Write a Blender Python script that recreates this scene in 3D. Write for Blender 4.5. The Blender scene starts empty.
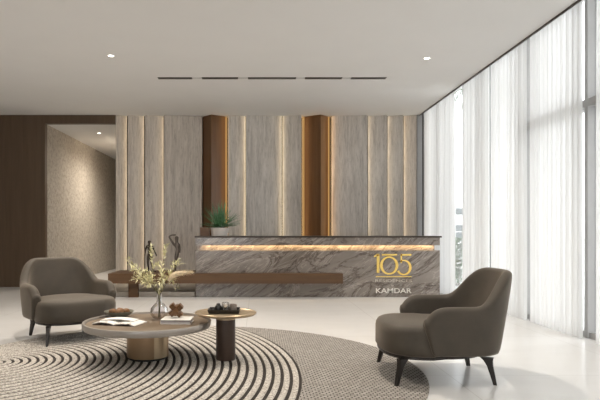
import bpy, bmesh, math, random
import numpy as np
from mathutils import Vector, Matrix

PI = math.pi
rnd = random.Random(7)
S = bpy.context.scene
COL = S.collection

# ---------------------------------------------------------------- camera
CAM_H = 1.10
cam_d = bpy.data.cameras.new('camera')
cam = bpy.data.objects.new('camera', cam_d); COL.objects.link(cam)
cam.location = (0, 0, CAM_H)
cam.rotation_euler = (PI / 2, 0, 0)
cam_d.sensor_width = 36.0
cam_d.lens = 36.0 * 560 / 600
cam_d.shift_x = (300 - 257) / 600
cam_d.shift_y = (232 - 200) / 600
cam_d.clip_start = 0.05
cam_d.clip_end = 300
S.camera = cam

# ---------------------------------------------------------------- world / sky
world = bpy.data.worlds.new('sky'); S.world = world
world.use_nodes = True
bg = world.node_tree.nodes['Background']
bg.inputs['Color'].default_value = (0.96, 0.975, 1.0, 1)
bg.inputs['Strength'].default_value = 2.9

S.view_settings.view_transform = 'Standard'
S.view_settings.look = 'None'
S.view_settings.gamma = 1.0
S.view_settings.use_curve_mapping = False
S.view_settings.exposure = 0.64
S.cycles.transparent_max_bounces = 24

WARM = (1.0, 0.70, 0.40)

# ---------------------------------------------------------------- material helpers
def mat(name):
    m = bpy.data.materials.new(name); m.use_nodes = True
    nt = m.node_tree; b = nt.nodes['Principled BSDF']
    return m, nt, b

def node(nt, kind, **kw):
    n = nt.nodes.new(kind)
    for k, v in kw.items():
        if hasattr(n, k): setattr(n, k, v)
        else: n.inputs[k].default_value = v
    return n

def ramp(nt, src, stops):
    r = nt.nodes.new('ShaderNodeValToRGB')
    el = r.color_ramp.elements
    while len(el) < len(stops): el.new(0.5)
    for e, (p, c) in zip(el, stops):
        e.position = p; e.color = (c[0], c[1], c[2], 1)
    nt.links.new(src, r.inputs[0])
    return r.outputs[0]

def coords(nt, scale=(1, 1, 1), rot=(0, 0, 0), kind='Object'):
    t = nt.nodes.new('ShaderNodeTexCoord'); mp = nt.nodes.new('ShaderNodeMapping')
    mp.inputs['Scale'].default_value = scale; mp.inputs['Rotation'].default_value = rot
    nt.links.new(t.outputs[kind], mp.inputs[0])
    return mp.outputs[0]

def bump(nt, b, src, strength=0.2, dist=0.01):
    bn = nt.nodes.new('ShaderNodeBump')
    bn.inputs['Strength'].default_value = strength; bn.inputs['Distance'].default_value = dist
    nt.links.new(src, bn.inputs['Height']); nt.links.new(bn.outputs[0], b.inputs['Normal'])

def plain(name, col, rough=0.5, metal=0.0, var=0.08, scale=8, bmp=0.0, spec=0.5):
    m, nt, b = mat(name)
    n = node(nt, 'ShaderNodeTexNoise', Scale=scale, Detail=4)
    nt.links.new(coords(nt), n.inputs['Vector'])
    c = ramp(nt, n.outputs['Fac'], [(0.3, [x * (1 - var) for x in col]), (0.7, [min(1, x * (1 + var)) for x in col])])
    nt.links.new(c, b.inputs['Base Color'])
    b.inputs['Roughness'].default_value = rough; b.inputs['Metallic'].default_value = metal
    b.inputs['Specular IOR Level'].default_value = spec
    if bmp: bump(nt, b, n.outputs['Fac'], bmp)
    return m

def emit(name, col, strength):
    m = bpy.data.materials.new(name); m.use_nodes = True
    nt = m.node_tree; nt.nodes.clear()
    o = nt.nodes.new('ShaderNodeOutputMaterial'); e = nt.nodes.new('ShaderNodeEmission')
    e.inputs[0].default_value = (*col, 1); e.inputs[1].default_value = strength
    nt.links.new(e.outputs[0], o.inputs[0])
    return m

def wood(name, c1, c2, axis='z', scale=9, rough=0.45):
    m, nt, b = mat(name)
    sc = {'z': (scale, scale, scale * .06), 'x': (scale * .06, scale, scale)}[axis]
    n = node(nt, 'ShaderNodeTexNoise', Scale=2.2, Detail=7, Roughness=0.6, Distortion=0.4)
    nt.links.new(coords(nt, sc), n.inputs['Vector'])
    nt.links.new(ramp(nt, n.outputs['Fac'], [(0.3, c1), (0.7, c2)]), b.inputs['Base Color'])
    b.inputs['Roughness'].default_value = rough
    bump(nt, b, n.outputs['Fac'], 0.06)
    return m

def travertine(name, c1, c2, c3, offs):
    m, nt, b = mat(name)
    mp = coords(nt, (1, 1, 1))
    mp.node.inputs['Location'].default_value = (offs, 0, offs * 3)
    mp.node.inputs['Scale'].default_value = (11, 11, 0.8)
    n = node(nt, 'ShaderNodeTexNoise', Scale=1.5, Detail=9, Roughness=0.66, Distortion=0.7)
    nt.links.new(mp, n.inputs['Vector'])
    a = ramp(nt, n.outputs['Fac'], [(0.32, c1), (0.48, c2), (0.7, c3)])
    mp2 = coords(nt, (26, 26, 3.0)); mp2.node.inputs['Location'].default_value = (offs, 2, 0)
    n2 = node(nt, 'ShaderNodeTexNoise', Scale=2.4, Detail=6, Roughness=0.7)
    nt.links.new(mp2, n2.inputs['Vector'])
    d = ramp(nt, n2.outputs['Fac'], [(0.32, (0.5, 0.47, 0.45)), (0.50, (1, 1, 1))])
    mx = node(nt, 'ShaderNodeMix', data_type='RGBA', blend_type='MULTIPLY')
    mx.inputs[0].default_value = 0.6
    nt.links.new(a, mx.inputs[6]); nt.links.new(d, mx.inputs[7])
    nt.links.new(mx.outputs[2], b.inputs['Base Color'])
    b.inputs['Roughness'].default_value = 0.5
    bump(nt, b, n2.outputs['Fac'], 0.12)
    return m

MARBLE_ANG = 28
def marble(name):
    m, nt, b = mat(name)
    def diag(ang, sc):
        r_ = coords(nt, (1, 1, 1), (0, math.radians(ang), 0)); mp_ = nt.nodes.new('ShaderNodeMapping'); mp_.inputs['Scale'].default_value = sc
        nt.links.new(r_, mp_.inputs[0]); return mp_.outputs[0]
    v = diag(MARBLE_ANG, (0.36, 0.36, 1.35))
    n = node(nt, 'ShaderNodeTexNoise', Scale=1.25, Detail=9, Roughness=0.62, Distortion=1.3)
    nt.links.new(v, n.inputs['Vector'])
    base = ramp(nt, n.outputs['Fac'], [(0.28, (0.14, 0.116, 0.097)), (0.45, (0.225, 0.193, 0.167)), (0.6, (0.285, 0.25, 0.22)), (0.8, (0.38, 0.34, 0.30))])
    v2 = diag(MARBLE_ANG + 4, (0.4, 0.4, 1.5))
    w = node(nt, 'ShaderNodeTexNoise', Scale=1.7, Detail=11, Roughness=0.6, Distortion=2.2)
    nt.links.new(v2, w.inputs['Vector'])
    lines = ramp(nt, w.outputs['Fac'], [(0.475, (0, 0, 0)), (0.495, (1, 1, 1)), (0.515, (0, 0, 0))])
    mx = node(nt, 'ShaderNodeMix', data_type='RGBA', blend_type='MIX')
    mth = node(nt, 'ShaderNodeMath', operation='MULTIPLY'); mth.inputs[1].default_value = 0.55
    nt.links.new(lines, mth.inputs[0]); nt.links.new(mth.outputs[0], mx.inputs[0])
    nt.links.new(base, mx.inputs[6]); mx.inputs[7].default_value = (0.46, 0.41, 0.37, 1)
    w2 = node(nt, 'ShaderNodeTexNoise', Scale=1.2, Detail=10, Roughness=0.65, Distortion=2.6)
    nt.links.new(v, w2.inputs['Vector'])
    dark = ramp(nt, w2.outputs['Fac'], [(0.46, (1, 1, 1)), (0.5, (0.35, 0.3, 0.27)), (0.53, (1, 1, 1))])
    mx2 = node(nt, 'ShaderNodeMix', data_type='RGBA', blend_type='MULTIPLY'); mx2.inputs[0].default_value = 0.85
    nt.links.new(mx.outputs[2], mx2.inputs[6]); nt.links.new(dark, mx2.inputs[7])
    nt.links.new(mx2.outputs[2], b.inputs['Base Color'])
    b.inputs['Roughness'].default_value = 0.16
    return m

def velvet(name, col, sheen=0.35):
    m, nt, b = mat(name)
    n = node(nt, 'ShaderNodeTexNoise', Scale=5, Detail=6, Roughness=0.6)
    nt.links.new(coords(nt), n.inputs['Vector'])
    nt.links.new(ramp(nt, n.outputs['Fac'], [(0.3, [c * 0.82 for c in col]), (0.7, [c * 1.15 for c in col])]), b.inputs['Base Color'])
    b.inputs['Roughness'].default_value = 0.7
    b.inputs['Sheen Weight'].default_value = sheen
    b.inputs['Sheen Roughness'].default_value = 0.4
    b.inputs['Sheen Tint'].default_value = (0.85, 0.72, 0.58, 1)
    n2 = node(nt, 'ShaderNodeTexNoise', Scale=220, Detail=2)
    nt.links.new(coords(nt), n2.inputs['Vector'])
    bump(nt, b, n2.outputs['Fac'], 0.12, 0.003)
    return m

def thin_glass(name, tint=(1, 1, 1), refl=0.9):
    m = bpy.data.materials.new(name); m.use_nodes = True
    nt = m.node_tree; nt.nodes.clear()
    o = nt.nodes.new('ShaderNodeOutputMaterial'); mx = nt.nodes.new('ShaderNodeMixShader')
    t = nt.nodes.new('ShaderNodeBsdfTransparent'); g = nt.nodes.new('ShaderNodeBsdfGlossy')
    t.inputs[0].default_value = (*tint, 1); g.inputs['Roughness'].default_value = 0.03
    fr = nt.nodes.new('ShaderNodeFresnel'); fr.inputs[0].default_value = 1.45
    mu = nt.nodes.new('ShaderNodeMath'); mu.operation = 'MULTIPLY'; mu.inputs[1].default_value = refl
    nt.links.new(fr.outputs[0], mu.inputs[0]); nt.links.new(mu.outputs[0], mx.inputs[0])
    nt.links.new(t.outputs[0], mx.inputs[1]); nt.links.new(g.outputs[0], mx.inputs[2]); nt.links.new(mx.outputs[0], o.inputs[0])
    return m

def sheer(name):
    """open-weave voile: part see-through, part translucent, part reflecting; denser threads run down it"""
    m = bpy.data.materials.new(name); m.use_nodes = True
    nt = m.node_tree; nt.nodes.clear()
    o = nt.nodes.new('ShaderNodeOutputMaterial')
    tr = nt.nodes.new('ShaderNodeBsdfTransparent')
    tl = nt.nodes.new('ShaderNodeBsdfTranslucent'); tl.inputs[0].default_value = (0.80, 0.795, 0.785, 1)
    df = nt.nodes.new('ShaderNodeBsdfDiffuse'); df.inputs[0].default_value = (0.86, 0.855, 0.84, 1)
    m1 = nt.nodes.new('ShaderNodeMixShader'); m1.inputs[0].default_value = 0.60
    nt.links.new(tl.outputs[0], m1.inputs[1]); nt.links.new(df.outputs[0], m1.inputs[2])
    n = node(nt, 'ShaderNodeTexNoise', Scale=1.0, Detail=3, Roughness=0.7)
    nt.links.new(coords(nt, (1, 17, 0.015), kind='Object'), n.inputs['Vector'])
    f = ramp(nt, n.outputs['Fac'], [(0.32, (0.84,) * 3), (0.64, (1.0,) * 3)])
    m2 = nt.nodes.new('ShaderNodeMixShader')
    nt.links.new(f, m2.inputs[0]); nt.links.new(tr.outputs[0], m2.inputs[1]); nt.links.new(m1.outputs[0], m2.inputs[2])
    n3 = node(nt, 'ShaderNodeTexNoise', Scale=1.0, Detail=4, Roughness=0.75)
    nt.links.new(coords(nt, (1, 30, 0.012), kind='Object'), n3.inputs['Vector'])
    nt.links.new(ramp(nt, n3.outputs['Fac'], [(0.36, (0.55, 0.545, 0.538)), (0.60, (0.83, 0.825, 0.815))]), tl.inputs[0])
    nt.links.new(m2.outputs[0], o.inputs[0])
    return m

# ---------------------------------------------------------------- mesh helpers
def link(name, me, m=None, parent=None, smooth=False):
    o = bpy.data.objects.new(name, me); COL.objects.link(o)
    if m is not None:
        for k in (m if isinstance(m, (list, tuple)) else [m]): me.materials.append(k)
    if parent is not None: o.parent = parent
    if smooth:
        me.polygons.foreach_set('use_smooth', [True] * len(me.polygons)); me.update()
    return o

def obj(name, bm, m, parent=None, smooth=False, loc=None):
    bmesh.ops.recalc_face_normals(bm, faces=bm.faces[:])
    me = bpy.data.meshes.new(name); bm.to_mesh(me); bm.free()
    o = link(name, me, m, parent, smooth)
    if loc: o.location = loc
    return o

def pyobj(name, verts, faces, m, parent=None, smooth=False, loc=None):
    bm = bmesh.new(); vs = [bm.verts.new(v) for v in verts]
    for f in faces:
        try: bm.faces.new([vs[i] for i in f])
        except ValueError: pass
    return obj(name, bm, m, parent, smooth, loc)

def add_box(bm, x0, x1, y0, y1, z0, z1, bev=0.0, M=None):
    mtx = Matrix.Translation(((x0 + x1) / 2, (y0 + y1) / 2, (z0 + z1) / 2)) @ Matrix.Diagonal((abs(x1 - x0), abs(y1 - y0), abs(z1 - z0), 1))
    r = bmesh.ops.create_cube(bm, size=1, matrix=mtx)
    vs = r['verts']
    if bev:
        es = list({e for v in vs for e in v.link_edges})
        q = bmesh.ops.bevel(bm, geom=es, offset=bev, segments=2, affect='EDGES', profile=0.5)
        vs = list({v for f in q['faces'] for v in f.verts} | {v for v in vs if v.is_valid})
    if M is not None: bmesh.ops.transform(bm, matrix=M, verts=vs)

def box(name, x0, x1, y0, y1, z0, z1, m, parent=None, bev=0.0):
    """world extents; the object's origin sits at the middle of its foot"""
    cx, cy, cz = (x0 + x1) / 2, (y0 + y1) / 2, z0
    bm = bmesh.new(); add_box(bm, x0 - cx, x1 - cx, y0 - cy, y1 - cy, 0, z1 - z0, bev)
    o = obj(name, bm, m, parent)
    p = Vector((cx, cy, cz))
    o.location = p - (parent.location if parent is not None else Vector((0, 0, 0)))
    return o

def add_prism(bm, poly, z0, z1):
    b = [bm.verts.new((x, y, z0)) for x, y in poly]; t = [bm.verts.new((x, y, z1)) for x, y in poly]
    n = len(poly)
    bm.faces.new(b[::-1]); bm.faces.new(t)
    for i in range(n): bm.faces.new([b[i], b[(i + 1) % n], t[(i + 1) % n], t[i]])

def add_lathe(bm, prof, seg=48, M=None):
    rings = []; M = M or Matrix.Identity(4)
    for r, z in prof:
        if r < 1e-6: rings.append([bm.verts.new(M @ Vector((0, 0, z)))])
        else: rings.append([bm.verts.new(M @ Vector((r * math.cos(2 * PI * i / seg), r * math.sin(2 * PI * i / seg), z))) for i in range(seg)])
    for a, b in zip(rings, rings[1:]):
        for i in range(seg):
            j = (i + 1) % seg
            if len(a) == 1 and len(b) == 1: continue
            if len(a) == 1: bm.faces.new([a[0], b[i], b[j]])
            elif len(b) == 1: bm.faces.new([a[i], a[j], b[0]])
            else: bm.faces.new([a[i], a[j], b[j], b[i]])

def lathe(name, prof, m, parent=None, seg=48, smooth=True, loc=None, edge=True):
    bm = bmesh.new(); add_lathe(bm, prof, seg)
    o = obj(name, bm, m, parent, smooth, loc)
    if smooth and edge: auto_smooth(o)
    return o

def auto_smooth(o, deg=40):
    me = o.data; bm = bmesh.new(); bm.from_mesh(me)
    for e in bm.edges:
        if len(e.link_faces) == 2 and e.calc_face_angle(0) > math.radians(deg): e.smooth = False
    bm.to_mesh(me); bm.free()

def add_tube(bm, pts, rad, seg=6):
    pts = [Vector(p) for p in pts]; n = len(pts)
    rs = rad if isinstance(rad, (list, tuple)) else [rad] * n
    prev = None; rings = []
    for i, p in enumerate(pts):
        t = (pts[min(i + 1, n - 1)] - pts[max(i - 1, 0)]).normalized()
        if prev is None:
            a = t.orthogonal().normalized()
        else:
            a = (prev - t * prev.dot(t)).normalized()
        prev = a; b = t.cross(a)
        rings.append([bm.verts.new(p + (a * math.cos(2 * PI * k / seg) + b * math.sin(2 * PI * k / seg)) * rs[i]) for k in range(seg)])
    for r0, r1 in zip(rings, rings[1:]):
        for k in range(seg): bm.faces.new([r0[k], r0[(k + 1) % seg], r1[(k + 1) % seg], r1[k]])
    bm.faces.new(rings[0][::-1]); bm.faces.new(rings[-1])

def tag(o, label, cat, group=None, kind=None):
    o['label'] = label; o['category'] = cat
    if group: o['group'] = group
    if kind: o['kind'] = kind
    return o

def thing(name, label, cat, loc=(0, 0, 0), rotz=0, group=None):
    o = bpy.data.objects.new(name, None); COL.objects.link(o)
    o.empty_display_size = 0.1
    o.location = loc; o.rotation_euler = (0, 0, rotz)
    return tag(o, label, cat, group)

def copy_tree(o, parent=None):
    c = o.copy(); COL.objects.link(c)
    if parent is not None: c.parent = parent
    for ch in list(o.children): copy_tree(ch, c)
    return c

def bez(p0, p1, p2, n):
    p0, p1, p2 = Vector(p0), Vector(p1), Vector(p2)
    return [p0 * (1 - t) ** 2 + p1 * 2 * t * (1 - t) + p2 * t * t for t in [i / n for i in range(n + 1)]]

# ================================================================ materials
M = {}
M['ceiling'] = plain('white_plaster', (0.72, 0.71, 0.695), 0.9, var=0.01, scale=2)
m, nt, b = mat('polished_stone'); M['floor'] = m
n = node(nt, 'ShaderNodeTexNoise', Scale=0.9, Detail=6, Roughness=0.6, Distortion=0.6); nt.links.new(coords(nt, (1, 2.2, 1)), n.inputs['Vector'])
fc = ramp(nt, n.outputs['Fac'], [(0.3, (0.735, 0.722, 0.705)), (0.7, (0.785, 0.775, 0.76))])
br = node(nt, 'ShaderNodeTexBrick', Scale=1.0); br.offset = 0.0
br.inputs['Mortar Size'].default_value = 0.004; br.inputs['Brick Width'].default_value = 1.6; br.inputs['Row Height'].default_value = 1.6
br.inputs['Color1'].default_value = br.inputs['Color2'].default_value = (1, 1, 1, 1); br.inputs['Mortar'].default_value = (0.84, 0.83, 0.82, 1)
nt.links.new(coords(nt), br.inputs['Vector'])
mx = node(nt, 'ShaderNodeMix', data_type='RGBA', blend_type='MULTIPLY'); mx.inputs[0].default_value = 1
nt.links.new(fc, mx.inputs[6]); nt.links.new(br.outputs[0], mx.inputs[7]); nt.links.new(mx.outputs[2], b.inputs['Base Color'])
b.inputs['Roughness'].default_value = 0.2; b.inputs['Specular IOR Level'].default_value = 0.5

M['timber_wall'] = wood('dark_brown_veneer', (0.085, 0.052, 0.029), (0.115, 0.073, 0.043), 'z', 7, 0.5)
M['timber_fin'] = wood('amber_brown_veneer', (0.110, 0.052, 0.019), (0.16, 0.080, 0.032), 'z', 8, 0.4)
M['timber_bench'] = wood('walnut_veneer', (0.078, 0.038, 0.014), (0.118, 0.060, 0.024), 'x', 8, 0.6)
m, nt, b = mat('stippled_stone'); M['stipple'] = m
vo = node(nt, 'ShaderNodeTexVoronoi', Scale=26); nt.links.new(coords(nt, (1, 1, 1)), vo.inputs['Vector'])
n = node(nt, 'ShaderNodeTexNoise', Scale=14, Detail=6, Roughness=0.75); nt.links.new(coords(nt), n.inputs['Vector'])
c1 = ramp(nt, n.outputs['Fac'], [(0.35, (0.30, 0.265, 0.22)), (0.5, (0.44, 0.395, 0.335)), (0.68, (0.56, 0.515, 0.45))])
nt.links.new(c1, b.inputs['Base Color']); b.inputs['Roughness'].default_value = 0.85
bump(nt, b, vo.outputs['Distance'], 0.4, 0.02)
TRAV = [travertine('silver_travertine_%d' % i, *cs, offs=3.7 * i) for i, cs in enumerate([
    ((0.37, 0.32, 0.275), (0.54, 0.48, 0.42), (0.68, 0.62, 0.55)),
    ((0.42, 0.365, 0.32), (0.58, 0.52, 0.46), (0.70, 0.64, 0.575)),
    ((0.40, 0.365, 0.33), (0.56, 0.52, 0.475), (0.69, 0.645, 0.60))])]
M['marble'] = marble('grey_brown_marble')
M['dark_edge'] = plain('dark_bronze_edge', (0.06, 0.045, 0.035), 0.35, 0.6)
M['grey_metal'] = plain('grey_metal', (0.30, 0.30, 0.30), 0.5, 0.3, var=0.03)
M['mullion'] = plain('grey_mullion_paint', (0.36, 0.352, 0.342), 0.5, 0.0, var=0.03)
M['gap'] = plain('recess_black', (0.03, 0.024, 0.018), 0.8)
M['led'] = emit('warm_led', (1.0, 0.82, 0.56), 2.4)
M['led_amber'] = emit('amber_led', (1.0, 0.60, 0.26), 3.0)
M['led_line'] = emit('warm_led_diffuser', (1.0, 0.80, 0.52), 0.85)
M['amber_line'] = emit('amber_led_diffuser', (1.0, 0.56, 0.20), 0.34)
M['led_desk'] = emit('warm_desk_led', (1.0, 0.70, 0.36), 26)
M['lamp'] = emit('downlight_glow', (1.0, 0.93, 0.82), 6)
M['velvet'] = velvet('taupe_velvet', (0.062, 0.049, 0.035), 0.32)
M['leg'] = plain('dark_bronze_leg', (0.025, 0.02, 0.017), 0.4, 0.4)
M['rim'] = plain('champagne_lacquer', (0.37, 0.335, 0.30), 0.32, 0.25, var=0.04)
M['tabletop'] = plain('bronze_leather_top', (0.20, 0.145, 0.095), 0.42, 0.2, var=0.06)
M['pedestal'] = plain('brushed_bronze', (0.40, 0.27, 0.16), 0.38, 0.55, var=0.05)
M['plinth'] = plain('black_plinth', (0.012, 0.011, 0.01), 0.5)
M['brass'] = plain('satin_brass', (0.50, 0.39, 0.26), 0.34, 0.7, var=0.04)
M['column'] = plain('brown_leather', (0.055, 0.033, 0.024), 0.42, 0.0, var=0.1)
M['gold'] = plain('polished_gold', (0.95, 0.68, 0.20), 0.22, 1.0, var=0.02)
M['white_letter'] = plain('white_enamel', (0.78, 0.74, 0.68), 0.4)
M['grey_letter'] = plain('pale_bronze_enamel', (0.62, 0.56, 0.48), 0.4)
M['bronze'] = plain('patinated_bronze', (0.055, 0.042, 0.032), 0.42, 0.5, var=0.3, scale=20, bmp=0.2)
M['bronze_grey'] = plain('grey_bronze', (0.115, 0.095, 0.08), 0.45, 0.4, var=0.25, scale=14, bmp=0.2)
M['glass'] = thin_glass('clear_vase_glass', (0.93, 0.92, 0.94), 0.9)
M['window_glass'] = thin_glass('window_glass', (0.97, 0.98, 0.98), 0.5)
M['sheer'] = sheer('white_voile')
M['leaf'] = plain('pale_olive_leaf', (0.72, 0.68, 0.42), 0.6, var=0.3, scale=30)
M['stem'] = plain('twig_bark', (0.16, 0.15, 0.07), 0.7)
M['pampas'] = plain('dry_plume', (0.78, 0.66, 0.47), 0.9, var=0.2, scale=40)
M['grass'] = plain('spiky_leaf_green', (0.085, 0.20, 0.095), 0.45, var=0.45, scale=25)
M['pot'] = plain('matt_white_ceramic', (0.52, 0.48, 0.45), 0.6)
M['soil'] = plain('potting_soil', (0.03, 0.022, 0.016), 0.95)
M['ceramic'] = plain('grey_green_ceramic', (0.19, 0.185, 0.145), 0.4)
M['roll'] = plain('baked_crust', (0.22, 0.105, 0.04), 0.6, var=0.3, scale=25, bmp=0.3)
M['paper'] = plain('matt_paper', (0.80, 0.78, 0.74), 0.7, var=0.02)
M['page_block'] = plain('page_edges', (0.52, 0.49, 0.48), 0.8, var=0.05, scale=60)
M['cover'] = plain('white_book_cover', (0.82, 0.79, 0.74), 0.5, var=0.02)
M['cover_dark'] = plain('dark_book_cover', (0.10, 0.07, 0.07), 0.5)
M['puzzle'] = wood('oiled_wood', (0.09, 0.042, 0.016), (0.19, 0.092, 0.036), 'x', 30, 0.4)
M['tray'] = plain('black_lacquer', (0.018, 0.015, 0.012), 0.3)
M['silver'] = plain('brushed_silver', (0.72, 0.70, 0.66), 0.25, 0.9, var=0.03)
M['stoneware'] = plain('speckled_stoneware', (0.30, 0.24, 0.20), 0.5, var=0.2, scale=50)
M['black'] = plain('black_ceramic', (0.02, 0.018, 0.016), 0.35)
M['box_wood'] = wood('small_box_wood', (0.12, 0.06, 0.03), (0.18, 0.10, 0.055), 'x', 15)
M['plinth_stone'] = plain('pale_plinth_stone', (0.42, 0.38, 0.33), 0.4, var=0.08, scale=5)
M['rear_wall'] = plain('warm_grey_paint', (0.36, 0.33, 0.295), 0.85, var=0.02)
M['paving'] = plain('pale_paving', (0.62, 0.62, 0.60), 0.8)
M['facade'] = plain('white_render', (0.80, 0.80, 0.79), 0.8, var=0.02)
M['pane'] = plain('grey_window_glass', (0.07, 0.085, 0.09), 0.4)
M['shrub'] = plain('shrub_leaf', (0.075, 0.15, 0.045), 0.6, var=0.4, scale=20)
M['trunk'] = plain('palm_bark', (0.25, 0.20, 0.15), 0.9, var=0.2)

# ================================================================ setting
H = 3.44                 # ceiling height
WALL_Y = 11.20           # face of the back cladding
XL, XR, YB = -7.0, 3.25, -3.0
def struct(o, label, cat): return tag(o, label, cat, kind='structure')
def px(p, D=WALL_Y): return (p - 257) * D / 560.0

struct(box('floor', XL - .2, 3.75, YB - .2, 18.2, -0.2, 0.0, M['floor']), 'pale polished stone floor of the lobby', 'floor')
bm = bmesh.new()
add_box(bm, XL, XR, YB, WALL_Y + .3, H, H + 0.5)
struct(obj('ceiling', bm, M['ceiling']), 'smooth pale plaster ceiling', 'ceiling')
struct(box('trim_1', XR, 3.75, YB, WALL_Y + .3, H + 0.30, H + 0.5, M['ceiling']), 'top of the curtain pocket along the window wall', 'ceiling pocket')
struct(box('trim_3', XR - .012, XR + .004, YB, WALL_Y, H - .022, H + .30, M['dark_edge']), 'dark strip added as the shaded line between the ceiling and the curtains', 'trim')  # added dark strip, stands in for the shade of the curtain pocket
struct(box('wall_back', px(115.5), 3.75, WALL_Y + .26, WALL_Y + .40, 0, H + .3, M['gap']), 'dark backing wall behind the travertine panels', 'wall')
# left timber wall with the opening's header
nx0, nx1 = px(45), px(115.5)
bm = bmesh.new()
add_box(bm, XL, nx0, WALL_Y, WALL_Y + .12, 0, H)
add_box(bm, nx0, nx1, WALL_Y, WALL_Y + .12, 3.27, H)
struct(obj('wall_left', bm, M['timber_wall']), 'dark brown timber wall beside the corridor opening', 'wall')
struct(box('wall_far_left', XL - .15, XL, YB, WALL_Y + .12, 0, H, M['rear_wall']), 'warm grey side wall far left', 'wall')
bm = bmesh.new()
RW = [(-3.1, -0.2)]  # unseen rear window, added to light the room from the front
add_box(bm, XL, 3.75, YB - .15, YB, 0, .25); add_box(bm, XL, 3.75, YB - .15, YB, 3.25, H + .5)
ex = [XL] + [q for p in RW for q in p] + [3.75]
for a_, c_ in zip(ex[::2], ex[1::2]): add_box(bm, a_, c_, YB - .15, YB, .25, 3.25)
struct(obj('wall_rear', bm, M['rear_wall']), 'warm grey wall behind the viewpoint, opened by an added fill light window', 'wall')
for k, (a_, c_) in enumerate(RW):
    bm = bmesh.new()
    for u0, u1, v0, v1 in ((a_, a_ + .05, .25, 3.25), (c_ - .05, c_, .25, 3.25), (a_ + .05, c_ - .05, .25, .3), (a_ + .05, c_ - .05, 3.2, 3.25)): add_box(bm, u0, u1, YB - .10, YB - .03, v0, v1)
    w = struct(obj('window_%d' % (21 + k), bm, M['mullion']), 'unseen grey framed window added behind the viewpoint for fill light', 'window')
    bm = bmesh.new(); add_box(bm, a_ + .05, c_ - .05, YB - .07, YB - .06, .3, 3.2); obj('pane', bm, M['window_glass'], w)
# corridor niche
struct(box('wall_corridor_left', nx0 - .12, nx0, WALL_Y + .12, 18, 0, 3.27, M['stipple']), 'stippled beige stone wall running down the corridor', 'wall')
struct(box('wall_corridor_right', nx1 + .02, nx1 + .14, WALL_Y + .40, 18, 0, 3.27, M['stipple']), 'right side wall of the corridor', 'wall')
struct(box('wall_corridor_end', nx0 - .12, nx1 + .14, 18, 18.12, 0, 3.27, M['stipple']), 'end wall of the corridor', 'wall')
struct(box('ceiling_corridor', nx0 - .12, nx1 + .14, WALL_Y + .12, 18, 3.27, 3.4, M['ceiling']), 'low plaster ceiling of the corridor', 'ceiling')
# end return between the last panel and the curtains
struct(box('trim_2', px(416.9), px(421.8), WALL_Y - .02, WALL_Y + .26, 0, H, M['grey_metal']), 'grey metal return where the panel wall meets the curtains', 'trim')

# ---------------------------------------------------------------- window wall
WX = 3.42
mull = [11.15, 10.38, 8.42, 7.12, 5.82, 4.52, 3.22, 1.92, 0.62, -0.68, -1.98, -2.98]
for i in range(len(mull) - 1):
    y1, y0 = mull[i], mull[i + 1]
    bm = bmesh.new()
    add_box(bm, WX, WX + .16, y0 - .03, y0 + .03, 0, H + .3)                      # mullion
    if i == 0: add_box(bm, WX, WX + .16, y1 - .03, y1 + .03, 0, H + .3)
    add_box(bm, WX + .02, WX + .14, y0 + .03, y1 - .03, 0.0, 0.06)
    if y1 < 7.5: add_box(bm, WX + .0, WX + .14, y0 + .03, y1 - .03, 2.40, 2.48)      # transom
    w = struct(obj('window_%d' % (i + 1), bm, M['mullion']), 'grey framed full height window bay number %d from the back wall' % (i + 1), 'window')
    bm = bmesh.new(); add_box(bm, WX + .07, WX + .082, y0 + .03, y1 - .03, 0.06, H + .3)
    obj('pane', bm, M['window_glass'], w)

def curtain(y_far, y_near, label, seed):
    """pleated voile hung from the ceiling pocket"""
    r = random.Random(seed); L = y_far - y_near
    n = max(24, int(L / 0.0105)); cols = []
    ph = r.random() * 6; yy = 0.0; k1, k2 = r.uniform(.9, 1.1), r.uniform(.9, 1.1)
    nz = 10; verts = []; faces = []
    for i in range(n + 1):
        y = L * i / n
        amp = 0.034 * (0.65 + 0.35 * math.sin(y * 3.1 + ph))
        wv = math.sin(2 * PI * y / (0.105 * k1) + ph + 1.4 * math.sin(y * 5.3 * k2 + ph))
        wv += 0.35 * math.sin(2 * PI * y / 0.047 + ph * 2)
        for j in range(nz + 1):
            t = j / nz
            x = amp * wv * (0.7 + 0.3 * (1 - t)) + 0.002 * math.sin(5 * t + y * 7)
            verts.append((x, y + 0.0015 * math.sin(4 * t + y * 11), 0.012 + (H + 0.27 - 0.012) * t))
    for i in range(n):
        for j in range(nz):
            a = i * (nz + 1) + j
            faces.append((a, a + nz + 1, a + nz + 2, a + 1))
    o = pyobj('sheer_curtain', verts, faces, M['sheer'], smooth=True, loc=(3.325, y_near, 0))
    return tag(o, label, 'curtain', 'white sheer curtains along the window wall')
CURT = [(11.14, 9.50, 'white sheer curtain in the corner next to the panel wall'),
        (9.02, 8.00, 'white sheer curtain just right of the open gap showing greenery'),
        (7.98, 6.92, 'white sheer curtain directly behind the high back of the right armchair'),
        (6.82, 5.74, 'white sheer curtain crossed by a dark horizontal rail, left of the wide grey mullion'),
        (5.50, 4.30, 'white sheer curtain at the right edge, right of the wide grey mullion')]
for k, (a, c, lab) in enumerate(CURT): curtain(a, c, lab, k + 1)
for k, (a, c) in enumerate([(4.28, 2.0), (1.98, -0.5), (-0.52, -2.9)]):
    curtain(a, c, ['white sheer curtain outside the frame nearest the right edge', 'white sheer curtain beside the viewpoint', 'white sheer curtain behind the viewpoint'][k], 20 + k)

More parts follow.
